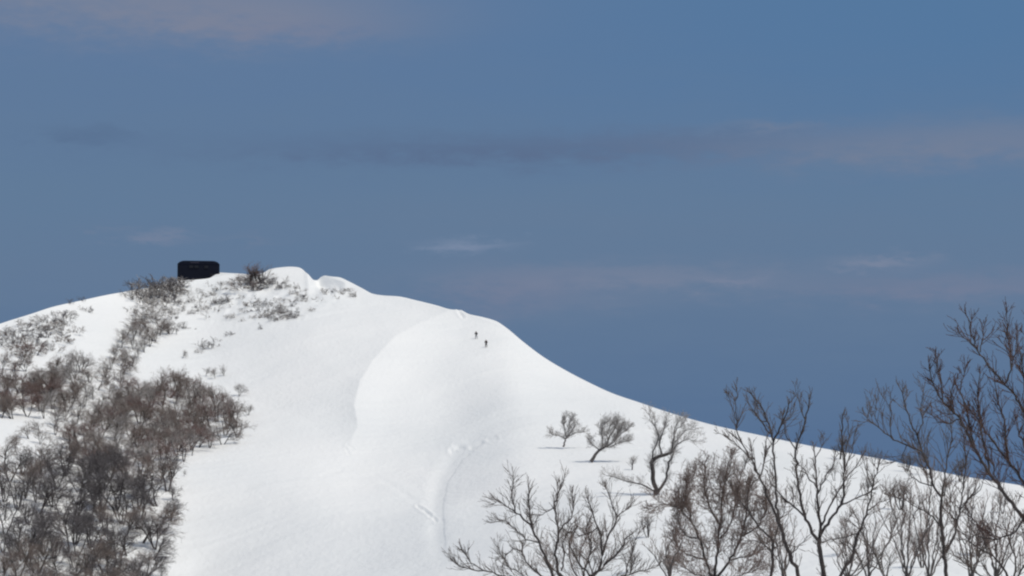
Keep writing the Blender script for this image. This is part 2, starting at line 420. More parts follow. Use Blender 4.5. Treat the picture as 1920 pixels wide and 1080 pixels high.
def grow(T, p, d, L, r, lev, spec, rng, up=.12, wob=.16):
    """recursive bare branch: spec[lev] = (children, length ratio, angle lo, angle hi, start)"""
    n = 5 if lev > 1 else 4
    pts = [p]; rad = [r]; dirs = [d]; st = L/(n-1); q = p.copy(); dd = d.copy()
    r_end = r*(.5 if lev > 0 else .35)
    for i in range(1, n):
        dd = (dd+rv(rng)*wob+Vector((0, 0, up))).normalized(); q = q+dd*st
        pts.append(q); rad.append(r+(r_end-r)*i/(n-1)); dirs.append(dd)
    T(lev, pts, rad)
    if lev == 0: return
    ch, lr, a0, a1, s0 = spec[lev]
    k = max(1, int(round(ch*rng.uniform(.75, 1.25))))
    for c in range(k):
        tt = s0+(1-s0)*(c+rng.uniform(.2, 1))/k; tt = min(tt, .999); f = tt*(n-1); i = int(f); f -= i
        pp = pts[i].lerp(pts[i+1], f); rr_ = rad[i]*(1-f)+rad[i+1]*f
        grow(T, pp, dev(dirs[i], math.radians(rng.uniform(a0, a1)), rng), L*lr*rng.uniform(.7, 1.2)*(1.1-.35*tt), rr_*.62, lev-1, spec, rng, up, wob*1.15)

# ------------------------------------------------------------------ bark materials
bark_dark = mat('bark_dark', (.036, .030, .030), .85, (.068, .058, .056), 6, .01)
bark_grey = mat('bark_grey', (.10, .09, .085), .85, (.17, .155, .15), 5, .01)
twig_brown = mat('twig_brown', (.165, .130, .116), .85, (.25, .21, .19), .8)
twig_red = mat('twig_red', (.165, .105, .096), .85, (.23, .165, .15), .8)
bark_mid = mat('bark_mid', (.07, .062, .06), .85, (.12, .108, .104), 5, .01)
twig_mid = mat('twig_mid', (.15, .108, .094), .85, (.22, .17, .15), 1.5)
twig_grey = mat('twig_grey', (.28, .26, .25), .85, (.38, .355, .34), .8)
twig_dark = mat('twig_dark', (.095, .085, .090), .85, (.16, .148, .152), .8)
twig_shoot = mat('twig_shoot', (.058, .034, .031), .8, (.10, .062, .056), 3)
twig_near = mat('twig_near', (.068, .050, .043), .8, (.125, .098, .086), 3)

# ------------------------------------------------------------------ far trees: a few grown kinds, then copies
def far_tree_mesh(seed, H, stems, spread, twr, dens, upb=.05):
    rng = random.Random(seed); TT = Tubes(); TC = Tubes()
    def T(lev, pts, rad):
        if lev >= 3: TT.add(pts, rad, 5)
        elif lev == 2: TT.add(pts, [max(x, twr*1.3) for x in rad], 4)
        else: TC.add(pts, [max(x, twr*(1 if lev == 0 else 1.15)) for x in rad], 3)
    spec = {3: (8, .60, 28, 70, .42), 2: (7*dens, .64, 28, 75, .22), 1: (8*dens, .62, 22, 65, .12)}
    for k in range(stems):
        a = rng.uniform(0, 6.28); d = Vector((math.cos(a)*spread, math.sin(a)*spread, 1)).normalized()
        grow(T, Vector((rng.uniform(-.1, .1), rng.uniform(-.1, .1), -.4)), d, H*.62*rng.uniform(.85, 1.1), .085*H/5, 3, spec, rng, upb)
    return TT.mesh('trunk'), TC.mesh('crown')
def shrub_mesh(seed, H, n, twr, wide=.9):
    rng = random.Random(seed); TT = Tubes(); TC = Tubes()
    def T(lev, pts, rad):
        (TT if lev >= 2 else TC).add(pts, [max(x, twr) for x in rad], 4 if lev >= 2 else 3)
    spec = {2: (5, .65, 25, 70, .15), 1: (4, .65, 25, 70, .15)}
    for k in range(n):
        a = rng.uniform(0, 6.28); w = rng.uniform(.2, 1)*wide
        grow(T, Vector((rng.gauss(0, .42)*H, rng.gauss(0, .42)*H, -.1)), Vector((math.cos(a)*w, math.sin(a)*w, 1)).normalized(), H*rng.choice((.3, .5, .7, 1.0)), .022, 2, spec, rng, .05)
    return TT.mesh('stems'), TC.mesh('twigs')
TREES = [(far_tree_mesh(100+i, 5, st, spd, .0090, dn*.92)) for i, (st, spd, dn) in enumerate([(2, .35, 1), (3, .45, 1), (1, .1, 1.15), (3, .6, .95), (2, .5, 1), (4, .55, .85)])]
SPARSE = [(far_tree_mesh(170+i, 5, st, spd, .010, dn, .14)) for i, (st, spd, dn) in enumerate([(3, .35, .48), (4, .5, .42), (2, .5, .52)])]
THIN = [(far_tree_mesh(150+i, 5, st, spd, .009, dn)) for i, (st, spd, dn) in enumerate([(2, .35, .8), (3, .45, .75), (2, .55, .8)])]
SHRUBS = [shrub_mesh(200+i, 1.0, n, .012, w) for i, (n, w) in enumerate([(6, .9), (8, 1.2), (5, .8), (9, 1.5), (4, 1.0), (7, 1.8)])]
for a in TREES+THIN+SPARSE+SHRUBS: a[0].materials.append(None); a[1].materials.append(None)
protos = {}
def plant(kind, lst, idx, px, py, hpx, trunk_m, crown_m, label, cat, group, names=('trunk', 'crown'), base_h=5.0, sink=0, squash=1):
    """copy one grown plant (thing and parts) to the snow at the photo pixel"""
    p = ground(px, py); D = math.hypot(p.x, p.y); s = hpx*D/F/base_h
    key = (kind, id(lst), idx)
    if key not in protos:
        r = empty(kind, (0, 0, 0)); ch = [link_mesh(names[k], lst[idx][k], None, r) for k in (0, 1)]
        protos[key] = (r, ch); first = True
    else:
        r0, c0 = protos[key]; r = r0.copy(); COL.objects.link(r); ch = []
        for c in c0:
            q = c.copy(); COL.objects.link(q); q.parent = r; ch.append(q)
    r.location = (p.x, p.y, p.z-sink*s); r.rotation_euler = (random.uniform(-.08, .08), random.uniform(-.08, .08), random.uniform(0, 6.28))
    r.scale = (s*squash, s*squash, s)
    for c, m in zip(ch, (trunk_m, crown_m)):
        c.material_slots[0].link = 'OBJECT'; c.material_slots[0].material = m
    tag(r, label, cat, group)
    return r
def inside(x, y, poly):
    c = False; n = len(poly)
    for i in range(n):
        x0, y0 = poly[i]; x1, y1 = poly[(i+1) % n]
        if (y0 > y) != (y1 > y) and x < (x1-x0)*(y-y0)/(y1-y0)+x0: c = not c
    return c
def scatter(poly, sep, aspect=.55, seed=0, tries=4000, maxn=400):
    rng = random.Random(seed); xs = [p[0] for p in poly]; ys = [p[1] for p in poly]; out = []
    for _ in range(tries):
        x = rng.uniform(min(xs), max(xs)); y = rng.uniform(min(ys), max(ys))
        if not inside(x, y, poly): continue
        if all(((x-a)/sep)**2+((y-b)/(sep*aspect))**2 > 1 for a, b in out):
            out.append((x, y))
            if len(out) >= maxn: break
    return out
GW = 'bare trees of the wood on the left slope'
def wood(poly, sep, h0, h1, mats, where, seed, lst=TREES, kind='bare_tree', squash=1.15, asp=.55, trunk=bark_dark):
    """scatter single trees; each label tells colour, height and the place of the tree within its wood"""
    rng = random.Random(seed); xs = [p[0] for p in poly]; ys = [p[1] for p in poly]
    x0, x1, y0, y1 = max(0, min(xs)), max(xs), min(ys), min(1090, max(ys))
    nx = max(1, round((x1-x0)/95)); ny = max(1, round((y1-y0)/60))
    HX = {1: [''], 2: ['left half', 'right half'], 3: ['left third', 'middle', 'right third'], 4: ['left end', 'left middle', 'right middle', 'right end']}
    HY = {1: [''], 2: ['upper', 'lower'], 3: ['upper', 'middle', 'lower'], 4: ['topmost', 'upper', 'lower', 'bottom'], 5: ['topmost', 'upper', 'middle', 'lower', 'bottom']}
    nx = min(nx, 4); ny = min(ny, 5)
    for x, y in scatter(poly, sep, asp, seed):
        m = rng.choice(mats); t_ = rng.random(); h = h0+(h1-h0)*t_
        cw = {'twig_brown': 'brown', 'twig_red': 'reddish', 'twig_grey': 'pale grey', 'twig_dark': 'dark'}[m.name]
        a = HY[ny][min(ny-1, max(0, int((y-y0)/(y1-y0)*ny)))]; b_ = HX[nx][min(nx-1, max(0, int((x-x0)/(x1-x0)*nx)))]
        sz = 'short' if t_ < .36 else ('tall' if t_ > .7 else 'medium')
        pos = (a+' row' if a else '')+(', ' if a and b_ else '')+(b_ if b_ else '')
        lab = sz+' '+cw+' tree in '+(pos+' of ' if pos else '')+where
        plant(kind, lst, rng.randrange(len(lst)), x, y, h, trunk, m, lab, 'tree', lab.replace(' tree in', ' trees in'), squash=squash*rng.uniform(.85, 1.2))
wood([(150, 815), (200, 775), (250, 742), (330, 728), (375, 745), (420, 772), (452, 800), (450, 822), (415, 834), (365, 852), (325, 880), (200, 890), (110, 880)], 20, 46, 66,
     [twig_brown, twig_brown, twig_red, twig_grey], 'the dense brown thicket', 1, TREES+TREES+SPARSE+THIN)
wood([(0, 880), (100, 885), (200, 888), (310, 888), (318, 940), (326, 985), (300, 1020), (285, 1080), (270, 1130), (0, 1150)], 32, 58, 88,
     [twig_dark, twig_dark, twig_dark, twig_brown], 'the lower left wood', 2, TREES+SPARSE+THIN)
wood([(0, 745), (50, 738), (100, 740), (70, 775), (0, 790)], 22, 45, 60, [twig_red, twig_brown],
     'the left edge thicket', 3)
wood([(60, 730), (110, 700), (165, 690), (150, 740), (120, 775), (70, 790)], 20, 40, 58, [twig_brown, twig_grey],
     'the strip right of the left edge thicket', 4, squash=1)
wood([(160, 730), (185, 695), (235, 680), (250, 715), (190, 765), (140, 800), (90, 830), (20, 850), (20, 830), (100, 800)], 24, 32, 46, [twig_grey, twig_brown],
     'the thin band between the thickets', 5, THIN)
wood([(205, 680), (225, 640), (255, 612), (300, 606), (322, 628), (280, 660), (250, 690)], 19, 26, 38, [twig_grey, twig_grey, twig_brown],
     'the strip below the hut bushes', 6, THIN)
wood([(0, 690), (40, 672), (70, 668), (40, 715), (0, 725)], 22, 26, 36, [twig_brown, twig_red],
     'the snowy patch at upper left', 7, THIN)
# edge of the wood, single trees that stand free on the snow
for x, y, h, m, l in [(448, 742, 32, twig_grey, 'small pale round tree standing free right of the brown thicket'),
    (466, 776, 26, twig_grey, 'thin pale sapling at the far right tip of the brown thicket'),
    (404, 708, 26, twig_brown, 'small leafless tree at the top right corner of the brown thicket'),
    (386, 704, 22, twig_grey, 'low pale leafless tree just above the brown thicket'),
    (420, 704, 24, twig_grey, 'pale leafless sapling right above the brown thicket corner'),
    (341, 672, 22, twig_grey, 'tiny tree standing alone on the snow above the brown thicket'),
    (325, 942, 40, twig_dark, 'dark spiky small tree reaching from the lower wood onto the snow'),
    (318, 975, 36, twig_dark, 'dark bent small tree below the spiky one at the lower wood edge'),
    (300, 1082, 34, twig_grey, 'pale twiggy small tree at the bottom edge right of the lower wood'),
    (345, 893, 14, twig_grey, 'tiny sapling on the snow in the notch of the wood edge'),
    (40, 1052, 120, twig_dark, 'tallest dark trunked tree near the bottom left corner'),
    (128, 1040, 110, twig_dark, 'tall dark tree with thick double trunk in the lower wood'),
    (190, 960, 90, twig_dark, 'tall straight dark tree in the middle of the lower wood')]:
    plant('bare_tree', TREES if h > 60 else THIN, (int(x) % 3), x, y, h, bark_dark, m, l, 'tree', None)
# shrubs that break through the snow near the summit
DOTS = [(421, 569, 11), (409, 571, 9), (382, 582, 6), (371, 580, 9), (433, 598, 7), (429, 630, 11), (396, 652, 12), (384, 654, 12), (487, 620, 9), (553, 565, 9), (570, 560, 10), (531, 580, 8),
 (543, 594, 12), (536, 587, 9), (487, 566, 9), (501, 586, 10), (464, 588, 8), (584, 585, 6), (608, 553, 7), (625, 545, 6), (652, 545, 6), (662, 556, 6), (349, 615, 9), (327, 615, 8), (341, 613, 8),
 (315, 624, 12), (440, 536, 9), (458, 542, 9), (481, 538, 11), (473, 541, 7), (515, 534, 10), (522, 536, 9), (532, 540, 9), (540, 538, 6), (404, 545, 6), (390, 538, 7), (548, 599, 9), (562, 566, 7), (496, 596, 8),
 (508, 598, 8), (474, 598, 7), (455, 604, 6), (356, 570, 7), (345, 580, 8), (364, 590, 6), (335, 572, 9), (330, 590, 8), (418, 536, 7), (447, 560, 6), (380, 560, 6), (592, 560, 6), (600, 565, 5),
 (410, 640, 5), (372, 662, 6), (520, 590, 8), (528, 600, 7), (512, 575, 7), (575, 566, 7), (640, 552, 5), (556, 548, 5)]
for i, (x, y, h) in enumerate(DOTS):
    z = 'right of the summit bushes' if x > 500 else ('between the hut and the brown thicket' if y > 555 else 'on the snow just below the hut')
    side = 'far right' if x > 600 else ('right side' if x > 540 else ('left side' if x > 500 else ('far left' if x < 365 else ('centre' if x < 430 else 'near right'))))
    plant('low_shrub', SHRUBS, random.randrange(6), x, y, h*1.25, bark_dark, twig_dark if h > 8 else twig_grey,
          (side+', ' if side else '')+('dark' if h > 8 else 'pale')+' shrub tip in the snow '+z, 'shrub', side+('dark' if h > 8 else 'pale')+' shrub tips '+z, ('stems', 'twigs'), 1.0, .05, random.uniform(.9, 1.9))
def place_word(x, y, xs, ys):
    a = ['left', 'middle', 'right'][min(2, int(3*(x-min(xs))/(max(xs)-min(xs)+.01)))]; b_ = ['upper', 'lower'][min(1, int(2*(y-min(ys))/(max(ys)-min(ys)+.01)))]
    return b_+' '+a
def brush(poly, sep, h0, h1, mats, label, group, seed, maxn=60, squash=1.2):
    rng = random.Random(seed)
    for i, (x, y) in enumerate(scatter(poly, sep, .7, seed, 3000, maxn)):
        pw = place_word(x, y, [p[0] for p in poly], [p[1] for p in poly]) if maxn > 12 else ''
        plant('low_shrub', SHRUBS, random.randrange(6), x, max(y, crest_y(x)+1), rng.uniform(h0, h1), bark_dark, rng.choice(mats), (pw+' part, ' if pw else '')+label, 'shrub', (pw+' ' if pw else '')+group, ('stems', 'twigs'), 1.0, .05, squash*rng.uniform(.9, 1.6))
brush([(243, 553), (290, 540), (328, 530), (338, 545), (320, 565), (280, 572), (245, 566)], 11, 16, 26, [twig_dark, twig_grey], 'dark bush in the clump left of the black hut', 'bushes left of the hut', 31, 30)
brush([(235, 580), (300, 572), (330, 560), (325, 600), (250, 610)], 14, 9, 18, [twig_grey, twig_dark], 'low grey bush on the snow below the clump beside the hut', 'bushes below the hut clump', 32, 22)
brush([(0, 650), (0, 628), (60, 606), (130, 592), (140, 620), (100, 660), (40, 680)], 14, 9, 17, [twig_grey, twig_brown, twig_dark], 'low snowy bush on the bright upper left shoulder', 'bushes on the upper left shoulder', 33, 50)
brush([(100, 590), (170, 575), (175, 590), (120, 600)], 17, 6, 10, [twig_grey, twig_dark], 'tiny shrub just under the left skyline', 'shrubs under the left skyline', 34, 6)
brush([(120, 568), (165, 561), (165, 563), (120, 570)], 16, 6, 9, [twig_dark], 'dark shrub breaking the left skyline', 'shrubs on the left skyline', 35, 3)
brush([(455, 536), (470, 524), (500, 524), (500, 542), (470, 545)], 9, 12, 20, [twig_brown, twig_dark], 'brown bush at the foot of the purple brown summit tree', 'bushes under the summit tree', 36, 10)
brush([(505, 530), (540, 532), (575, 548), (560, 556), (520, 545)], 15, 8, 13, [twig_grey, twig_dark], 'ragged shrub on the snow under the first snow hump', 'shrubs under the snow hump', 37, 9)
brush([(470, 575), (530, 560), (560, 575), (555, 602), (500, 606), (470, 592)], 17, 8, 15, [twig_grey, twig_brown, twig_dark], 'ragged shrub in the patch right below the summit bushes', 'shrubs in the patch below the summit', 38, 22)
brush([(340, 548), (420, 545), (430, 580), (380, 600), (340, 590)], 17, 7, 13, [twig_grey], 'faint shrub on the snow below the hut', 'faint shrubs below the hut', 39, 18)
brush([(600, 548), (650, 541), (665, 556), (620, 562)], 15, 6, 11, [twig_grey, twig_dark], 'small shrub below the second snow hump', 'shrubs below the second hump', 40, 7)
for x, y, h, l in [(468, 537, 53, 'purple brown round bush on the skyline right of the hut'), (487, 533, 42, 'brown round bush on the skyline against the snow hump'), (450, 533, 20, 'low brown bush nearest the hut on the right')]:
    plant('bare_tree', THIN if h < 30 else SPARSE, int(x) % 3, x, y, h, bark_dark, twig_red if x < 480 else twig_brown, l, 'bush', None, squash=1.35)
plant('bare_tree', THIN, 1, 322, 535, 20, bark_dark, twig_dark, 'dark bush touching the left end of the hut', 'bush', None, squash=1.1)

# ------------------------------------------------------------------ traced trees in the middle distance and foreground
def traced(name, label, D, limbs, seed, twig_m, limb_m, tw=(6, .25, .012), lev=1, tip=.45, spec=None, group=None, rmin=.006, upb=.1, root_ground=None):
    """limbs: (polyline in photo pixels, radius start px, radius end px, metres of depth at start, at end)"""
    rng = random.Random(seed)
    x0, y0 = limbs[0][0][0]
    origin = at(x0, y0, D)
    if root_ground is not None: origin = root_ground
    root = empty(name, origin)
    mpp = D/F
    TC = Tubes(); spec = spec or {1: (4, .55, 20, 50, .2), 2: (4, .6, 20, 50, .2)}
    def T(l, pts, rad): TC.add([p-origin for p in pts], [max(x, rmin) for x in rad], 3)
    for li, (pl, r0, r1, o0, o1) in enumerate(limbs):
        P = [Vector((x, y, 0)) for x, y in pl]; tot = sum((P[i+1]-P[i]).length for i in range(len(P)-1)) or 1
        # fine, slightly crooked version of the traced line
        pts = []; acc = 0; n = max(5, int(tot/9))
        for k in range(n+1):
            tt = k/n*tot; a = 0
            for i in range(len(P)-1):
                L = (P[i+1]-P[i]).length
                if a+L >= tt-1e-6 or i == len(P)-2:
                    q = P[i].lerp(P[i+1], max(0, min(1, (tt-a)/L))); break
                a += L
            f = k/n; jit = 0 if k in (0,) else 1.0
            w = at(q.x+rng.gauss(0, 1.1)*jit, q.y+rng.gauss(0, 1.1)*jit, D+o0+(o1-o0)*f+rng.gauss(0, .03)*jit)
            pts.append(w)
        if li == 0 and root_ground is not None:
            g = root_ground-Vector((0, 0, .3)); m = 8
            bow = Vector((rng.uniform(-.15, .15), rng.uniform(-.15, .15), 0))
            pts = [g.lerp(pts[0], k/m)+bow*math.sin(math.pi*k/m) for k in range(m)]+pts
        elif o0 is None: pass
        nn = len(pts); rad = [max(rmin, 1.12*mpp*(r0+(r1*1.05-r0)*(i/(nn-1))**.9)) for i in range(nn)]
        TB = Tubes(); TB.add([p-origin for p in pts], rad, 6)
        me_ = TB.mesh('trunk' if li == 0 else 'branch'); link_mesh('trunk' if li == 0 else 'branch', me_, limb_m, root)
        per, Lt, rt = tw
        length = tot*mpp; k = max(2, int(length*per))
        for c in range(k):
            f = rng.uniform(.18 if li else .55, 1)*(nn-1.001)
            if root_ground is not None and li == 0: f = max(f, 8.5)
            i = int(f); p = pts[i].lerp(pts[min(i+1, nn-1)], f-i); d = (pts[min(i+1, nn-1)]-pts[i]).normalized()
            dn = dev(d, math.radians(rng.uniform(18, 60)), rng)
            dn = (dn+Vector((0, 0, .25))).normalized()
            grow(T, p, dn, Lt*rng.uniform(.5, 1.3)*(1-tip*f/(nn-1)), min(rt, rad[i]*.7), lev, spec, rng, upb, .2)
        e_ = pts[-1]; d = (pts[-1]-pts[-3]).normalized()
        for c in range(2): grow(T, e_, dev(d, math.radians(rng.uniform(5, 35)), rng), Lt*rng.uniform(.45, 1.0)*(1-tip), min(rt, rad[-1]), lev, spec, rng, upb, .1)
    link_mesh('crown', TC.mesh('crown'), twig_m, root)
    tag(root, label, 'tree', group)
    return root
def gd(px, py): p = ground(px, py); return math.hypot(p.x, p.y)

# three birches on the snow hump
D = gd(1229, 926)
traced('birch_tree', 'crooked dark forked birch, largest of the three on the open snow hump', D, [
 ([(1229, 928), (1228, 912), (1225, 895), (1223, 880), (1222, 866)], 4.2, 3.4, 0, 0),
 ([(1222, 866), (1229, 860), (1237, 856), (1248, 852), (1259, 848)], 3.6, 2.4, 0, -.6),
 ([(1230, 926), (1240, 913), (1248, 898), (1252, 878), (1258, 861), (1263, 842)], 3.0, 1.0, 0, .8),
 ([(1222, 866), (1225, 846), (1234, 826), (1232, 808), (1228, 790)], 1.7, .6, 0, .5),
 ([(1242, 854), (1238, 845), (1235, 828), (1244, 808), (1250, 786)], 1.8, .6, -.2, -.9),
 ([(1259, 848), (1262, 828), (1264, 808), (1272, 790)], 1.8, .6, -.6, 0),
 ([(1263, 812), (1275, 800), (1284, 792)], 1.1, .5, 0, .4), ([(1259, 848), (1272, 832), (1290, 822), (1308, 828)], 1.2, .4, -.6, -1.4),
 ([(1264, 830), (1284, 808), (1300, 806)], 1.0, .4, 0, .6), ([(1228, 922), (1210, 912), (1190, 906), (1160, 898), (1138, 892)], 1.7, .5, 0, -.8),
 ([(1228, 800), (1220, 790), (1216, 778)], .8, .4, .4, .6)], 41, twig_grey, bark_dark, (6.5, 1.4, .012), 2, tip=.1, rmin=.010)
D = gd(1108, 866)
traced('birch_tree', 'leaning birch with wide fan of twigs, middle one on the snow hump', D, [
 ([(1108, 866), (1113, 857), (1119, 848), (1126, 842), (1136, 838)], 3.4, 1.7, 0, 0),
 ([(1136, 838), (1142, 822), (1150, 806), (1156, 790)], 1.5, .6, 0, .6), ([(1130, 840), (1128, 822), (1130, 802), (1137, 789)], 1.3, .5, 0, -.8),
 ([(1136, 838), (1150, 830), (1165, 815), (1178, 802)], 1.3, .5, 0, 0), ([(1124, 843), (1114, 836), (1104, 826)], 1.0, .4, 0, .4),
 ([(1136, 838), (1155, 832), (1180, 826)], 1.1, .4, 0, -.6), ([(1140, 828), (1137, 810), (1146, 792)], 1.1, .5, 0, .9), ([(1150, 826), (1158, 812), (1168, 796)], 1.1, .4, 0, .5)],
 42, twig_grey, bark_mid, (12, 1.25, .012), 2, tip=.1, rmin=.011)
D = gd(1056, 838)
traced('birch_tree', 'small pale birch, leftmost and smallest on the snow hump', D, [
 ([(1056, 838), (1060, 828), (1062, 820)], 1.8, 1.2, 0, 0), ([(1062, 822), (1060, 806), (1056, 790), (1062, 782)], 1.0, .4, 0, .4),
 ([(1062, 822), (1070, 808), (1080, 796)], 1.0, .4, 0, -.5), ([(1061, 824), (1048, 816), (1036, 814), (1031, 808)], 1.0, .4, 0, 0), ([(1063, 820), (1078, 812), (1094, 810)], .9, .4, 0, .5), ([(1061, 815), (1068, 798), (1072, 784)], .8, .4, 0, -.3)],
 43, twig_grey, bark_grey, (11, 1.1, .011), 2, tip=.1, rmin=.010)

def root_at(px, D):
    p = at(px, 1080, D); return Vector((p.x, p.y, near_ground(p.x, p.y)))
SP2 = {1: (2.6, .62, 15, 38, .2), 2: (3, .62, 18, 42, .15)}
# foreground, bottom centre: a many-stemmed tree
traced('bare_tree', 'spreading many stemmed bare tree at the bottom centre, in front of the open snow', 78, [
 ([(1072, 1120), (1072, 1100)], 4.5, 4.2, 0, 0),
 ([(1070, 1110), (1040, 1088), (1030, 1062), (1012, 1018), (996, 984), (991, 947), (990, 913)], 3.3, .8, 0, -.8),
 ([(996, 984), (980, 970), (966, 960), (961, 940), (961, 915), (962, 895)], 1.8, .6, -.5, -.9),
 ([(968, 962), (950, 950), (935, 938), (924, 945)], 1.1, .5, -.7, -1.2), ([(1012, 1018), (985, 1010), (965, 990), (945, 975), (925, 980)], 1.3, .5, -.2, .6),
 ([(1068, 1105), (1048, 1080), (1041, 1050), (1043, 1020), (1047, 1000), (1042, 968), (1038, 952), (1048, 918), (1058, 893)], 3.0, .7, 0, .5),
 ([(1038, 952), (1026, 958), (1018, 965)], 1, .5, .3, .5), ([(1047, 1000), (1056, 985), (1072, 973), (1076, 955), (1072, 925)], 1.6, .6, .2, .9),
 ([(1074, 1110), (1100, 1090), (1122, 1070), (1130, 1040), (1127, 1010), (1121, 988), (1108, 955), (1100, 935)], 3.2, .7, 0, -.6),
 ([(1130, 1040), (1138, 1008), (1152, 985), (1158, 968), (1147, 945), (1136, 912)], 2.1, .6, -.3, .4), ([(1158, 969), (1170, 960), (1183, 950)], 1.1, .5, .1, .3),
 ([(1121, 989), (1106, 998), (1090, 1004), (1080, 1000)], 1.2, .5, -.5, -.9), ([(1132, 1060), (1151, 1045), (1168, 1025), (1172, 1012), (1186, 1000)], 2.0, .6, -.2, -1.0),
 ([(1110, 1085), (1090, 1062), (1075, 1040), (1066, 1015), (1080, 990)], 1.7, .6, 0, 1.0), ([(1040, 1090), (1010, 1078), (985, 1050), (978, 1030), (985, 1015)], 1.9, .6, 0, .7),
 ([(980, 1034), (960, 1030), (950, 1038), (946, 1048)], 1.2, .5, .6, .9), ([(1040, 1098), (980, 1085), (930, 1078), (905, 1070), (884, 1053), (862, 1024)], 2.0, .6, .2, -.6),
 ([(905, 1070), (872, 1066), (850, 1052), (840, 1040)], 1.1, .4, -.2, -.5), ([(1100, 1095), (1160, 1085), (1200, 1070), (1225, 1065), (1250, 1048)], 1.8, .5, 0, .8),
 ([(1170, 1085), (1180, 1050), (1188, 1020), (1198, 1000)], 1.5, .5, .3, .9), ([(1000, 1090), (950, 1060), (930, 1020)], 1.2, .4, .5, 1.1), ([(1052, 1070), (1060, 1045), (1055, 1020), (1065, 995), (1085, 970)], 1.5, .5, .4, 1.4),
 ([(1112, 1082), (1104, 1050), (1110, 1020), (1100, 990), (1108, 965)], 1.4, .5, -.4, -1.3)],
 51, twig_near, bark_dark, (15, .6, .010), 1, spec=SP2, root_ground=root_at(1072, 78), rmin=.0052)
traced('bare_tree', 'low olive brown twiggy bush tangled behind the many stemmed tree at the bottom', 88, [
 ([(1095, 1120), (1092, 1095)], 3, 2.6, 0, 0), ([(1092, 1098), (1075, 1070), (1066, 1040), (1072, 1012)], 1.8, .6, 0, .6), ([(1092, 1098), (1098, 1065), (1108, 1035), (1104, 1008)], 1.8, .6, 0, -.6),
 ([(1092, 1098), (1120, 1075), (1140, 1050), (1156, 1040)], 1.7, .6, 0, .8), ([(1092, 1098), (1060, 1085), (1035, 1065), (1022, 1040)], 1.7, .6, 0, -.5), ([(1095, 1085), (1085, 1050), (1090, 1025)], 1.4, .5, 0, .9)],
 61, twig_mid, bark_dark, (6, .95, .011), 2, tip=.1, spec={1: (3, .6, 25, 60, .2), 2: (3, .66, 25, 65, .1)}, root_ground=root_at(1095, 88), rmin=.0055)

# brown twiggy tree behind the big forks
traced('bare_tree', 'round reddish brown twiggy tree, densest crown, left of the tall forked trees', 104, [
 ([(1340, 1130), (1338, 1090)], 4.2, 3.6, 0, 0),
 ([(1338, 1092), (1325, 1050), (1312, 1010), (1296, 975), (1285, 930), (1290, 900)], 2.5, .7, 0, -.9), ([(1338, 1092), (1345, 1040), (1350, 985), (1356, 930), (1362, 890), (1372, 865)], 2.7, .7, 0, .5),
 ([(1338, 1092), (1370, 1050), (1392, 1005), (1400, 960), (1405, 915)], 2.5, .7, 0, -.6), ([(1312, 1010), (1285, 1005), (1272, 985), (1275, 955)], 1.4, .6, -.5, -.2),
 ([(1296, 975), (1268, 950), (1240, 946), (1232, 950)], 1.4, .5, -.6, -1.2), ([(1350, 985), (1330, 950), (1318, 915), (1322, 885)], 1.6, .6, .2, 1), ([(1392, 1005), (1420, 990), (1435, 960), (1438, 930)], 1.5, .5, -.3, -.8),
 ([(1350, 1010), (1375, 975), (1380, 935), (1388, 900)], 1.4, .5, .3, 1.2), ([(1325, 1050), (1300, 1045), (1275, 1030), (1262, 1010)], 1.5, .5, -.3, .8), ([(1370, 1050), (1405, 1045), (1430, 1030), (1448, 1005)], 1.5, .5, 0, .7),
 ([(1338, 1085), (1300, 1075), (1280, 1062)], 1.4, .6, 0, -.8), ([(1345, 1085), (1390, 1078), (1425, 1065)], 1.4, .6, 0, -.8)],
 52, twig_mid, bark_dark, (17, .9, .011), 2, tip=.3, spec={1: (4, .6, 25, 60, .2), 2: (4, .66, 25, 70, .1)}, root_ground=root_at(1340, 104), rmin=.0062)

# tall forked tree A
traced('bare_tree', 'tall open forked bare tree whose trunk splits low right of the brown crown', 66, [
 ([(1548, 1120), (1545, 1075), (1538, 1040), (1536, 1022)], 4.4, 3.6, 0, 0),
 ([(1536, 1022), (1522, 998), (1510, 970), (1502, 938), (1496, 911), (1493, 872), (1492, 842), (1499, 822), (1510, 788), (1520, 742)], 3.0, .9, 0, -.8),
 ([(1510, 970), (1488, 948), (1467, 929), (1447, 908), (1440, 890)], 1.9, .6, -.3, .6), ([(1492, 842), (1478, 826), (1470, 805), (1468, 780)], 1.2, .5, -.5, -1),
 ([(1536, 1022), (1538, 990), (1534, 946), (1531, 911), (1529, 858), (1526, 836)], 2.9, .8, 0, .5), ([(1531, 915), (1512, 890), (1496, 868)], 1.3, .5, .2, .9),
 ([(1537, 1005), (1556, 975), (1578, 946), (1582, 897), (1584, 853), (1577, 834), (1580, 800), (1580, 775)], 2.7, .9, 0, -.5), ([(1540, 985), (1556, 950), (1570, 922), (1590, 894), (1608, 868), (1620, 850)], 1.9, .6, .1, 1.0),
 ([(1579, 946), (1605, 933), (1636, 920)], 1.4, .6, -.3, -.9), ([(1534, 925), (1548, 895), (1562, 872), (1570, 850)], 1.4, .5, .2, -.4), ([(1582, 880), (1596, 850), (1602, 825), (1606, 800)], 1.2, .5, -.3, .4),
 ([(1510, 788), (1500, 765), (1496, 742), (1490, 726)], .9, .4, -.6, -.3), ([(1584, 853), (1592, 820), (1590, 790)], .9, .4, -.4, .1), ([(1529, 858), (1541, 838), (1545, 820)], .9, .4, .5, .8)],
 53, twig_near, bark_dark, (9.5, .55, .010), 1, tip=.66, spec=SP2, root_ground=root_at(1548, 66), rmin=.0052)
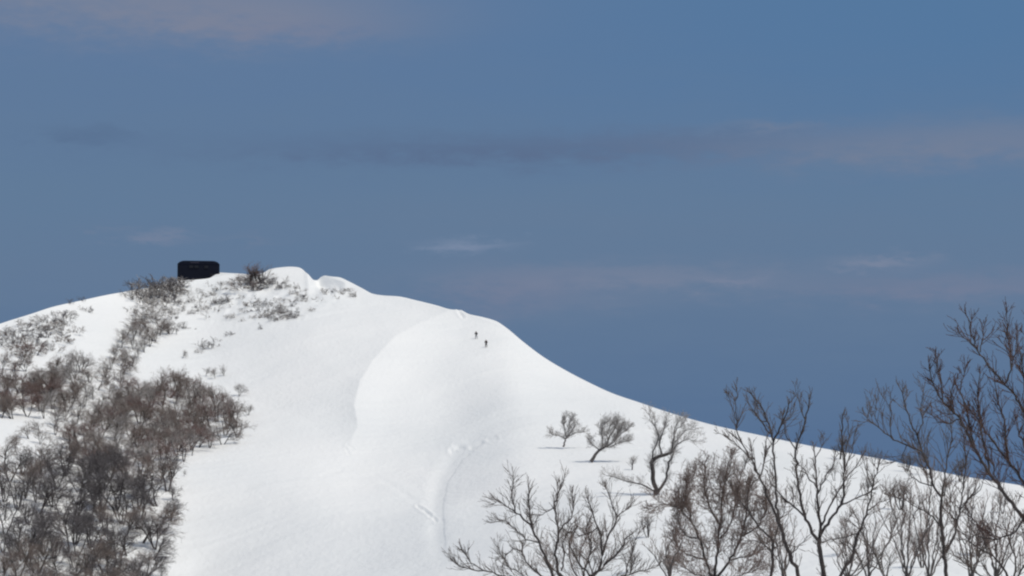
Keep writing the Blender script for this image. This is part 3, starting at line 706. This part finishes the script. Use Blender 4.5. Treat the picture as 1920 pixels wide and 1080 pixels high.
# tree B, left of A
traced('bare_tree', 'tall bare tree with dark ragged top against the sky, left of the forked trunk', 62, [
 ([(1500, 1125), (1496, 1075), (1478, 1034), (1462, 985)], 3.9, 3.0, .5, 0),
 ([(1462, 985), (1443, 940), (1430, 908), (1418, 883), (1404, 855), (1390, 830), (1370, 812)], 2.7, .8, 0, -.6),
 ([(1462, 985), (1456, 945), (1455, 911), (1452, 868), (1450, 827), (1440, 790), (1427, 762), (1408, 738)], 2.5, 1.0, 0, .6), ([(1450, 830), (1462, 800), (1474, 778), (1480, 750)], 1.9, .8, .4, -.2),
 ([(1418, 883), (1412, 850), (1408, 832)], 1.2, .5, -.3, .2), ([(1424, 896), (1434, 862), (1436, 835), (1436, 815)], 1.5, .6, -.2, .8), ([(1392, 833), (1382, 806), (1381, 770), (1380, 725)], 1.3, .5, -.5, -.8),
 ([(1382, 790), (1374, 765), (1364, 738)], .9, .4, -.5, -.2), ([(1440, 790), (1428, 790), (1412, 770), (1400, 750)], 1.2, .4, .5, 1), ([(1404, 858), (1390, 842), (1376, 830), (1360, 815), (1345, 812)], 1.1, .4, -.4, .4),
 ([(1443, 812), (1430, 795), (1418, 782), (1415, 765)], 1.2, .5, .5, .1), ([(1468, 790), (1484, 782), (1490, 765)], .9, .4, .1, .5)],
 54, twig_near, bark_dark, (9.5, .55, .010), 1, tip=.66, spec=SP2, root_ground=root_at(1500, 62.5), rmin=.0052)
traced('bare_tree', 'slim bare tree leaning left across the brown crown', 70, [
 ([(1444, 1125), (1447, 1076), (1450, 1017)], 2.7, 2.3, 0, 0), ([(1450, 1017), (1432, 995), (1411, 971), (1390, 942), (1376, 925), (1366, 903)], 2.1, .7, 0, -.7), ([(1450, 1017), (1458, 985), (1470, 960), (1474, 930)], 1.3, .5, 0, .6),
 ([(1411, 971), (1402, 945), (1400, 915)], 1.1, .5, -.4, .3), ([(1450, 1040), (1432, 1020), (1408, 1012), (1388, 1015)], 1.3, .5, 0, -.9), ([(1450, 1030), (1470, 1020), (1490, 1024)], 1, .4, 0, .5)],
 55, twig_near, bark_dark, (9.5, .6, .010), 1, spec=SP2, root_ground=root_at(1444, 70), rmin=.0052)
# D
traced('bare_tree', 'bare tree crossing a slanting branch, right of the forked trunk', 64, [
 ([(1560, 1125), (1573, 1082), (1598, 1045), (1609, 1000)], 3.1, 2.4, 0, 0), ([(1609, 1000), (1618, 978), (1626, 958), (1633, 925), (1640, 897), (1650, 868)], 2.1, .7, 0, -.6),
 ([(1609, 1000), (1580, 1008), (1552, 1011)], 1.1, .5, 0, .6), ([(1626, 958), (1642, 945), (1660, 938), (1672, 930)], 1.2, .5, -.3, .4), ([(1600, 1040), (1588, 1015), (1584, 990), (1594, 965)], 1.1, .5, .1, 1), ([(1636, 915), (1626, 890), (1620, 868)], 1, .4, -.4, .2)],
 56, twig_near, bark_dark, (9.5, .6, .010), 1, spec=SP2, root_ground=root_at(1560, 64), rmin=.0052)
traced('bare_tree', 'thin bare tree slanting up to the left behind the crossing branch', 74, [
 ([(1668, 1125), (1657, 1076), (1643, 1045)], 2.4, 2.0, 0, 0), ([(1643, 1045), (1626, 1018), (1611, 996), (1598, 980)], 1.7, .6, 0, -.5), ([(1645, 1048), (1668, 1015), (1678, 985), (1676, 960)], 1.5, .5, 0, .5),
 ([(1668, 1015), (1690, 990), (1700, 962)], 1.2, .5, .2, .8), ([(1655, 1070), (1640, 1062), (1620, 1058), (1604, 1072)], 1.2, .4, 0, -.7), ([(1676, 965), (1668, 940), (1660, 915)], 1.0, .4, .4, .8)],
 57, twig_near, bark_grey, (9.5, .6, .010), 1, spec=SP2, root_ground=root_at(1668, 74), rmin=.005)
# E
traced('bare_tree', 'twiggy bare tree with dark upright trunk near the right, crossing the snow skyline', 60, [
 ([(1778, 1125), (1774, 1075), (1768, 1017), (1764, 960)], 3.9, 2.6, 0, 0), ([(1764, 960), (1764, 935), (1752, 911), (1738, 868), (1720, 820), (1701, 772), (1690, 735)], 2.3, .7, 0, -.7),
 ([(1770, 1040), (1788, 1008), (1796, 979), (1801, 945), (1808, 897), (1812, 850), (1806, 815)], 2.3, .7, 0, .6), ([(1744, 880), (1728, 846), (1700, 834), (1675, 824), (1648, 802), (1624, 782)], 1.9, .6, -.3, -1.1),
 ([(1764, 940), (1770, 900), (1776, 860), (1786, 820), (1780, 780)], 1.7, .6, 0, .9), ([(1752, 911), (1730, 905), (1708, 895), (1698, 870)], 1.3, .5, -.2, .6), ([(1766, 990), (1745, 965), (1715, 948), (1690, 935), (1668, 930)], 1.4, .5, 0, -.7),
 ([(1720, 820), (1730, 790), (1726, 760), (1733, 735)], 1.2, .5, -.5, 0), ([(1675, 824), (1668, 800), (1672, 775), (1660, 750)], 1.1, .4, -.9, -.5), ([(1700, 834), (1690, 860), (1672, 868)], .9, .4, -.7, -.3),
 ([(1798, 960), (1818, 935), (1838, 920), (1845, 900)], 1.3, .5, .2, -.4), ([(1796, 985), (1780, 960), (1782, 930), (1792, 905)], 1.2, .5, .2, .9), ([(1648, 802), (1640, 780), (1642, 760)], .8, .4, -1, -.8)],
 58, twig_near, bark_dark, (11, .6, .010), 1, spec=SP2, root_ground=root_at(1778, 60), rmin=.0052)
# F, the big one leaning in from the right edge
traced('bare_tree', 'tallest dense reddish tree leaning in from the right edge above the skyline', 54, [
 ([(1990, 1125), (1965, 1050), (1945, 1005), (1920, 973)], 5.5, 4.2, .4, 0), ([(1920, 973), (1887, 930), (1858, 892), (1829, 844), (1801, 786), (1767, 752), (1748, 719), (1742, 688)], 3.4, .9, 0, -.7),
 ([(1767, 752), (1765, 720), (1758, 695), (1756, 668)], 1.3, .6, -.5, -.9), ([(1829, 844), (1818, 800), (1812, 765), (1800, 735), (1806, 700), (1812, 690)], 1.9, .6, -.2, .7), ([(1858, 892), (1846, 840), (1838, 800), (1834, 750), (1836, 700)], 2.1, .7, 0, .9),
 ([(1801, 786), (1785, 770), (1782, 735), (1792, 715)], 1.3, .5, -.4, -1), ([(1945, 1005), (1935, 940), (1920, 904), (1892, 868), (1868, 834), (1842, 800), (1822, 770)], 3.2, .9, .2, .8),
 ([(1892, 868), (1884, 820), (1882, 780), (1868, 745), (1864, 710)], 1.9, .6, .5, 1.2), ([(1970, 1060), (1962, 960), (1950, 880), (1935, 820), (1920, 772), (1898, 734), (1882, 719), (1864, 698), (1849, 680), (1829, 651), (1820, 618), (1812, 588)], 3.6, .8, .3, -.5),
 ([(1829, 651), (1812, 636), (1796, 623)], 1.2, .5, -.4, -.7), ([(1838, 660), (1842, 635), (1846, 611)], 1.1, .5, -.4, 0), ([(1884, 720), (1894, 700), (1897, 670), (1890, 632), (1887, 584)], 1.7, .6, 0, .5),
 ([(1896, 690), (1906, 660), (1908, 625)], 1.2, .5, .2, .7), ([(1950, 880), (1930, 860), (1912, 820), (1905, 790)], 2.0, .7, .2, .9), ([(1920, 772), (1925, 730), (1918, 690), (1912, 660)], 1.9, .7, .1, -.4),
 ([(1935, 820), (1958, 760), (1950, 700), (1935, 650), (1930, 600)], 2.2, .7, .2, -.5), ([(1920, 973), (1900, 1000), (1868, 1012), (1835, 985), (1815, 962)], 1.8, .6, 0, .8), ([(1868, 1012), (1850, 1010), (1828, 1002), (1810, 1010)], 1.2, .5, .5, .9),
 ([(1887, 930), (1868, 900), (1862, 870), (1850, 845)], 1.4, .5, -.1, -.8), ([(1801, 786), (1780, 795), (1758, 790), (1740, 770)], 1.1, .5, -.4, .3)],
 59, twig_shoot, bark_dark, (17, .58, .010), 1, tip=.62, spec=SP2, root_ground=root_at(1990, 54.5), rmin=.0052)
traced('bare_tree', 'low bare tree filling the bottom right corner in front of the snow', 58, [
 ([(1905, 1150), (1900, 1100)], 3.4, 3.0, 0, 0), ([(1900, 1100), (1880, 1060), (1850, 1035), (1822, 1020), (1800, 990)], 2.3, .6, 0, -.6), ([(1900, 1100), (1905, 1050), (1893, 1010), (1880, 975)], 2.0, .6, 0, .6),
 ([(1900, 1100), (1860, 1085), (1835, 1080), (1815, 1060), (1790, 1040)], 1.9, .6, 0, .7), ([(1900, 1095), (1925, 1050), (1918, 1005)], 1.9, .6, 0, -.4), ([(1850, 1035), (1846, 1010), (1834, 985)], 1.2, .5, -.4, -.1),
 ([(1860, 1085), (1842, 1060), (1838, 1040)], 1.2, .5, 0, -.5), ([(1893, 1010), (1905, 980), (1902, 950)], 1.1, .5, .4, .9)],
 60, twig_near, bark_dark, (12, .6, .010), 1, spec=SP2, root_ground=root_at(1905, 58), rmin=.0052)

# slim young trees that fill the thicket along the bottom right
def young(x, D, top, half, seed, label):
    rng = random.Random(seed); limbs = [([(x, 1125), (x+rng.uniform(-6, 6), 1085)], 2.0, 1.7, 0, 0)]
    y0 = 1088
    for k in range(rng.randint(5, 7)):
        e = (k+.5)/6*2-1; xe = x+e*half*rng.uniform(.7, 1.1); ye = top+abs(e)*(1088-top)*.35+rng.uniform(-12, 12)
        xm = x+(xe-x)*rng.uniform(.3, .5)+rng.uniform(-8, 8); ym = y0+(ye-y0)*.5
        xq = xm+(xe-xm)*.5+rng.uniform(-8, 8)
        limbs.append(([(x, y0), (x+(xm-x)*.5, y0+(ym-y0)*.5), (xm, ym), (xq, (ym+ye)/2), (xe, ye)], 1.5, .5, 0, rng.uniform(-1, 1)))
    traced('bare_tree', label, D, limbs, seed, twig_mid, bark_mid, (6.5, .6, .009), 1, tip=.4, spec=SP2, root_ground=root_at(x, D), rmin=.0052)
for i, (x, D, top, half, l) in enumerate([(1470, 84, 965, 55, 'slim young tree between the brown crown and the forked trunk'), (1628, 88, 940, 60, 'slim young tree behind the crossing branch at the bottom'),
    (1700, 80, 905, 58, 'slender pale brown tree left of the upright twiggy trunk'), (1742, 92, 870, 50, 'slender tree just behind the upright twiggy trunk'),
    (1822, 76, 900, 62, 'slender tree between the upright trunk and the leaning tree'), (1868, 86, 930, 55, 'low slender tree in the bottom right thicket'),
    (1590, 96, 1000, 45, 'short slender tree at the bottom between forked and crossing trunks'), (1255, 92, 1010, 50, 'short slender tree at the bottom left of the brown crown')]):
    young(x, D, top, half, 300+i, l)

# smaller trees on the snow behind the foreground ones
for i, (x, y, h, m, l) in enumerate([
    (1185, 880, 36, twig_grey, 'faint pale shrub between the middle birch and the crooked birch'), (1300, 892, 40, twig_grey, 'pale small tree just right of the crooked birch'),
    (1345, 905, 44, twig_grey, 'pale small tree behind the top of the brown crown'), (1395, 880, 40, twig_grey, 'pale small tree under the skyline left of the tall trees'),
    (1215, 1010, 60, twig_grey, 'grey small tree below the crooked birch, left of the brown crown'), (1565, 900, 44, twig_grey, 'faint small tree under the skyline between the tall forks'),
    (1625, 925, 52, twig_grey, 'faint tree on the snow behind the slanting branch'), (1690, 950, 80, twig_grey, 'grey tree on the snow left of the upright trunk'),
    (1590, 1045, 80, twig_grey, 'grey tree low on the snow behind the forked trunk'), (1730, 1060, 100, twig_grey, 'grey twiggy tree low on the snow beside the upright trunk'),
    (1835, 1040, 90, twig_grey, 'grey twiggy tree on the snow near the bottom right corner'), (1490, 930, 50, twig_grey, 'faint tree on the snow inside the tall fork'),
    (1770, 925, 50, twig_brown, 'brownish small tree under the skyline behind the upright trunk'), (1880, 960, 60, twig_grey, 'faint tree on the snow under the leaning tree'),
    (1660, 1085, 90, twig_grey, 'grey tree cut by the bottom edge between the slanting trunks'), (1255, 1085, 70, twig_brown, 'brown small tree cut by the bottom edge left of the brown crown'),
    (1180, 1075, 60, twig_grey, 'grey small tree behind the many stemmed tree'), (1640, 875, 40, twig_dark, 'dark small tree on the skyline left of the slanting limb'),
    (1575, 862, 60, twig_dark, 'dark upright tree on the skyline right of the fork'), (1700, 885, 50, twig_dark, 'dark small tree on the skyline below the slanting limb'),
    (1740, 893, 66, twig_dark, 'dark tree on the skyline behind the upright trunk'), (1800, 905, 60, twig_dark, 'dark tree on the skyline under the leaning tree')]):
    plant('bare_tree', SPARSE, i % 3, x, y, h, bark_dark, m, l, 'tree', None, squash=.95)

# ------------------------------------------------------------------ hut
def bevel_prism(name, outline, y0, y1, m, parent, bev=.0):
    """outline in the x-z plane pushed from y0 to y1"""
    bm = bmesh.new(); a = [bm.verts.new((x, y0, z)) for x, z in outline]; c = [bm.verts.new((x, y1, z)) for x, z in outline]; n = len(outline)
    bm.faces.new(a); bm.faces.new(c[::-1])
    for i in range(n): bm.faces.new((a[i], c[i], c[(i+1) % n], a[(i+1) % n]))
    bmesh.ops.recalc_face_normals(bm, faces=bm.faces)
    if bev: bmesh.ops.bevel(bm, geom=bm.edges[:], offset=bev, segments=2, affect='EDGES')
    me_ = bpy.data.meshes.new(name); bm.to_mesh(me_); bm.free()
    return link_mesh(name, me_, m, parent)
def box(name, x0, x1, y0, y1, z0, z1, m, parent, bev=.0): return bevel_prism(name, [(x0, z0), (x1, z0), (x1, z1), (x0, z1)], y0, y1, m, parent, bev)
wall_m = mat('dark_timber', (.004, .006, .013), .9, (.007, .009, .018), 2, .02, (.3, 1, 9), .15)
roof_m = mat('dark_roof', (.003, .005, .012), .85, (.006, .008, .017), 1.5, .01, spec=.08)
trim_m = mat('dark_trim', (.010, .010, .014), .7, spec=.2)
shut_m = mat('faded_shutter', (.042, .036, .055), .8, (.03, .028, .04), 3, spec=.1)
glass_m = mat('dark_glass', (.01, .011, .014), .3, spec=.4)
p = ground(405, 515); D = math.hypot(p.x, p.y)+4.4; m_ = D/F
hx = at(372, 524, D)
hut = empty('mountain_hut', (hx.x, hx.y, hx.z), -math.atan2(hx.x, hx.y)+.0)
tag(hut, 'low black timber mountain hut with clipped roof ends standing on the left summit', 'hut')
hw = 39*m_; T_ = 34*m_           # half width, full height
ww = box('wall', -hw, hw, -3.2, 3.2, -1.2, T_-1.15, wall_m, hut, .03)
# gambrel-like roof with clipped ends
bm = bmesh.new()
e0, e1, e2 = hw+.12, hw-.55, hw-1.3
lv = [(hw+.02, 3.24, T_-1.2), (hw+.02, 3.26, T_-1.05), (hw-.5, 3.0, T_-.5), (hw-1.25, 2.4, T_-.14), (hw-1.9, 1.8, T_-.02)]; e2 = hw-2.0
rings = []
for x, y, z in lv: rings.append([bm.verts.new(v_) for v_ in ((-x, -y, z), (x, -y, z), (x, y, z), (-x, y, z))])
for r0, r1 in zip(rings[:-1], rings[1:]):
    for k in range(4): bm.faces.new((r0[k], r0[(k+1) % 4], r1[(k+1) % 4], r1[k]))
ra = bm.verts.new((-e2+.3, 0, T_+.10)); rb = bm.verts.new((e2-.3, 0, T_+.03)); q = rings[-1]
bm.faces.new((q[0], q[1], rb, ra)); bm.faces.new((q[2], q[3], ra, rb)); bm.faces.new((q[1], q[2], rb)); bm.faces.new((q[3], q[0], ra)); bm.faces.new(rings[0][::-1])
bmesh.ops.recalc_face_normals(bm, faces=bm.faces)
me_ = bpy.data.meshes.new('roof'); bm.to_mesh(me_); bm.free(); roof = link_mesh('roof', me_, roof_m, hut)
box('ridge_cap', -e2+.3, e2-.3, -.12, .12, T_+.02, T_+.12, trim_m, roof)
def window(x, z, w, h, m2=shut_m):
    f = box('window', x-w/2-.07, x+w/2+.07, -3.27, -3.19, z-h/2-.07, z+h/2+.07, trim_m, hut)
    box('pane', x-w/2, x+w/2, -3.29, -3.26, z-h/2, z+h/2, m2, f)
    box('sill', x-w/2-.12, x+w/2+.12, -3.36, -3.26, z-h/2-.14, z-h/2-.075, trim_m, f)
window(-1.9, T_-1.72, .9, .55, glass_m); window(-.5, T_-1.72, .9, .55, glass_m); window(2.0, T_-1.75, .8, .6, glass_m)
# a pale hatch on the roof front, the only light mark on the hut
hat = bpy.data.objects.new('roof_hatch', None)
bm = bmesh.new()
def rp_(x, t, lift):      # point on the lower roof front
    y = -3.26+.26*t; z = (T_-1.05)+.55*t
    return (x, y-lift*.62, z+lift*.78)
A = [rp_(-2.1, .55, .05), rp_(.1, .55, .05), rp_(.1, .9, .05), rp_(-2.1, .9, .05)]; B = [rp_(-2.1, .55, -.02), rp_(.1, .55, -.02), rp_(.1, .9, -.02), rp_(-2.1, .9, -.02)]
va = [bm.verts.new(v_) for v_ in A]; vb = [bm.verts.new(v_) for v_ in B]
bm.faces.new(va); bm.faces.new(vb[::-1])
for k in range(4): bm.faces.new((va[k], vb[k], vb[(k+1) % 4], va[(k+1) % 4]))
bmesh.ops.recalc_face_normals(bm, faces=bm.faces)
me_ = bpy.data.meshes.new('roof_hatch'); bm.to_mesh(me_); bm.free(); link_mesh('roof_hatch', me_, shut_m, roof)
d_ = box('door', 3.0, 3.85, -3.26, -3.19, -.8, 1.35, trim_m, hut); box('handle', 3.1, 3.16, -3.31, -3.26, .3, .45, shut_m, d_)
# ------------------------------------------------------------------ the two walkers
def skin(name, verts, edges, radii, m, parent, root=0):
    me_ = bpy.data.meshes.new(name); me_.from_pydata(verts, edges, [])
    o = bpy.data.objects.new(name, me_); COL.objects.link(o)
    md = o.modifiers.new('skin', 'SKIN')
    for i, r in enumerate(radii):
        s_ = me_.skin_vertices[0].data[i]; s_.radius = (r, r) if not isinstance(r, tuple) else r; s_.use_root = (i == root)
    o.modifiers.new('sub', 'SUBSURF').levels = 1; o.modifiers['sub'].render_levels = 1
    dg = bpy.context.evaluated_depsgraph_get(); dg.update()
    m2 = bpy.data.meshes.new_from_object(o.evaluated_get(dg)); bpy.data.objects.remove(o)
    for p_ in m2.polygons: p_.use_smooth = True
    m2.materials.clear()
    return link_mesh(name, m2, m, parent)
def person(label, px, py, rz, jacket, trousers, hat_c, group=None):
    p = ground(px, py); r = empty('person', p, rz); tag(r, label, 'person', group)
    # joints: 0 pelvis 1 waist 2 chest 3 neck 4 head 5 crown | arms | legs, mid-stride, leaning into the slope
    V_ = [(0, 0, .93), (0, -.02, 1.10), (0, -.08, 1.33), (0, -.11, 1.50), (0, -.13, 1.62), (0, -.13, 1.72),
          (.19, -.08, 1.41), (.27, -.12, 1.15), (.25, -.36, 1.08), (.25, -.43, 1.07), (-.19, -.08, 1.41), (-.27, .02, 1.15), (-.25, -.18, 1.02), (-.25, -.25, 1.01),
          (.10, 0, .88), (.12, -.20, .50), (.12, -.16, .08), (.12, -.33, .04), (-.10, 0, .88), (-.12, .08, .48), (-.12, .32, .12), (-.12, .20, .05)]
    E_ = [(0, 1), (1, 2), (2, 3), (3, 4), (4, 5), (2, 6), (6, 7), (7, 8), (8, 9), (2, 10), (10, 11), (11, 12), (12, 13), (0, 14), (14, 15), (15, 16), (16, 17), (0, 18), (18, 19), (19, 20), (20, 21)]
    Rr = [.13, .12, .14, .055, .095, .075, .065, .045, .032, .035, .065, .045, .032, .035, .09, .062, .045, .04, .09, .062, .045, .04]
    skin('body', V_, E_, Rr, skin_m, r)
    iv = [0, 1, 2, 3, 6, 7, 8, 10, 11, 12]; mp_ = {a: i for i, a in enumerate(iv)}
    skin('jacket', [V_[i] for i in iv], [(mp_[a], mp_[b]) for a, b in E_ if a in mp_ and b in mp_], [Rr[i]+.045 for i in iv], jacket, r)
    iv = [0, 14, 15, 16, 18, 19, 20]; mp_ = {a: i for i, a in enumerate(iv)}
    skin('trousers', [V_[i] for i in iv], [(mp_[a], mp_[b]) for a, b in E_ if a in mp_ and b in mp_], [Rr[i]+.03 for i in iv], trousers, r)
    skin('cap', [V_[4], (0, -.125, 1.69), (0, -.12, 1.76)], [(0, 1), (1, 2)], [.10, .115, .07], hat_c, r)
    for a, b in ((16, 17), (20, 21)): skin('boot', [V_[a], V_[b]], [(0, 1)], [.06, .055], boot_m, r)
    bp = skin('backpack', [(0, .13, 1.05), (0, .10, 1.25), (0, .06, 1.45)], [(0, 1), (1, 2)], [.15, .17, .12], jacket, r)
    r.scale = (1.02,)*3
    return r
skin_m = mat('skin', (.45, .27, .2), .6); dk = mat('dark_jacket', (.02, .02, .024), .8, spec=.1); rd = mat('dark_red_jacket', (.035, .016, .018), .8, spec=.1)
gy = mat('grey_trousers', (.20, .21, .23), .8, spec=.1); bk = mat('black_trousers', (.02, .02, .026), .8, spec=.1); boot_m = mat('boots', (.03, .03, .03), .7)
person('upper walker in a dark jacket and grey trousers on the bare snow slope', 893, 634, math.radians(200), dk, gy, dk)
person('lower walker in all dark clothes, right of and below the other', 911.5, 650, math.radians(190), rd, bk, dk)
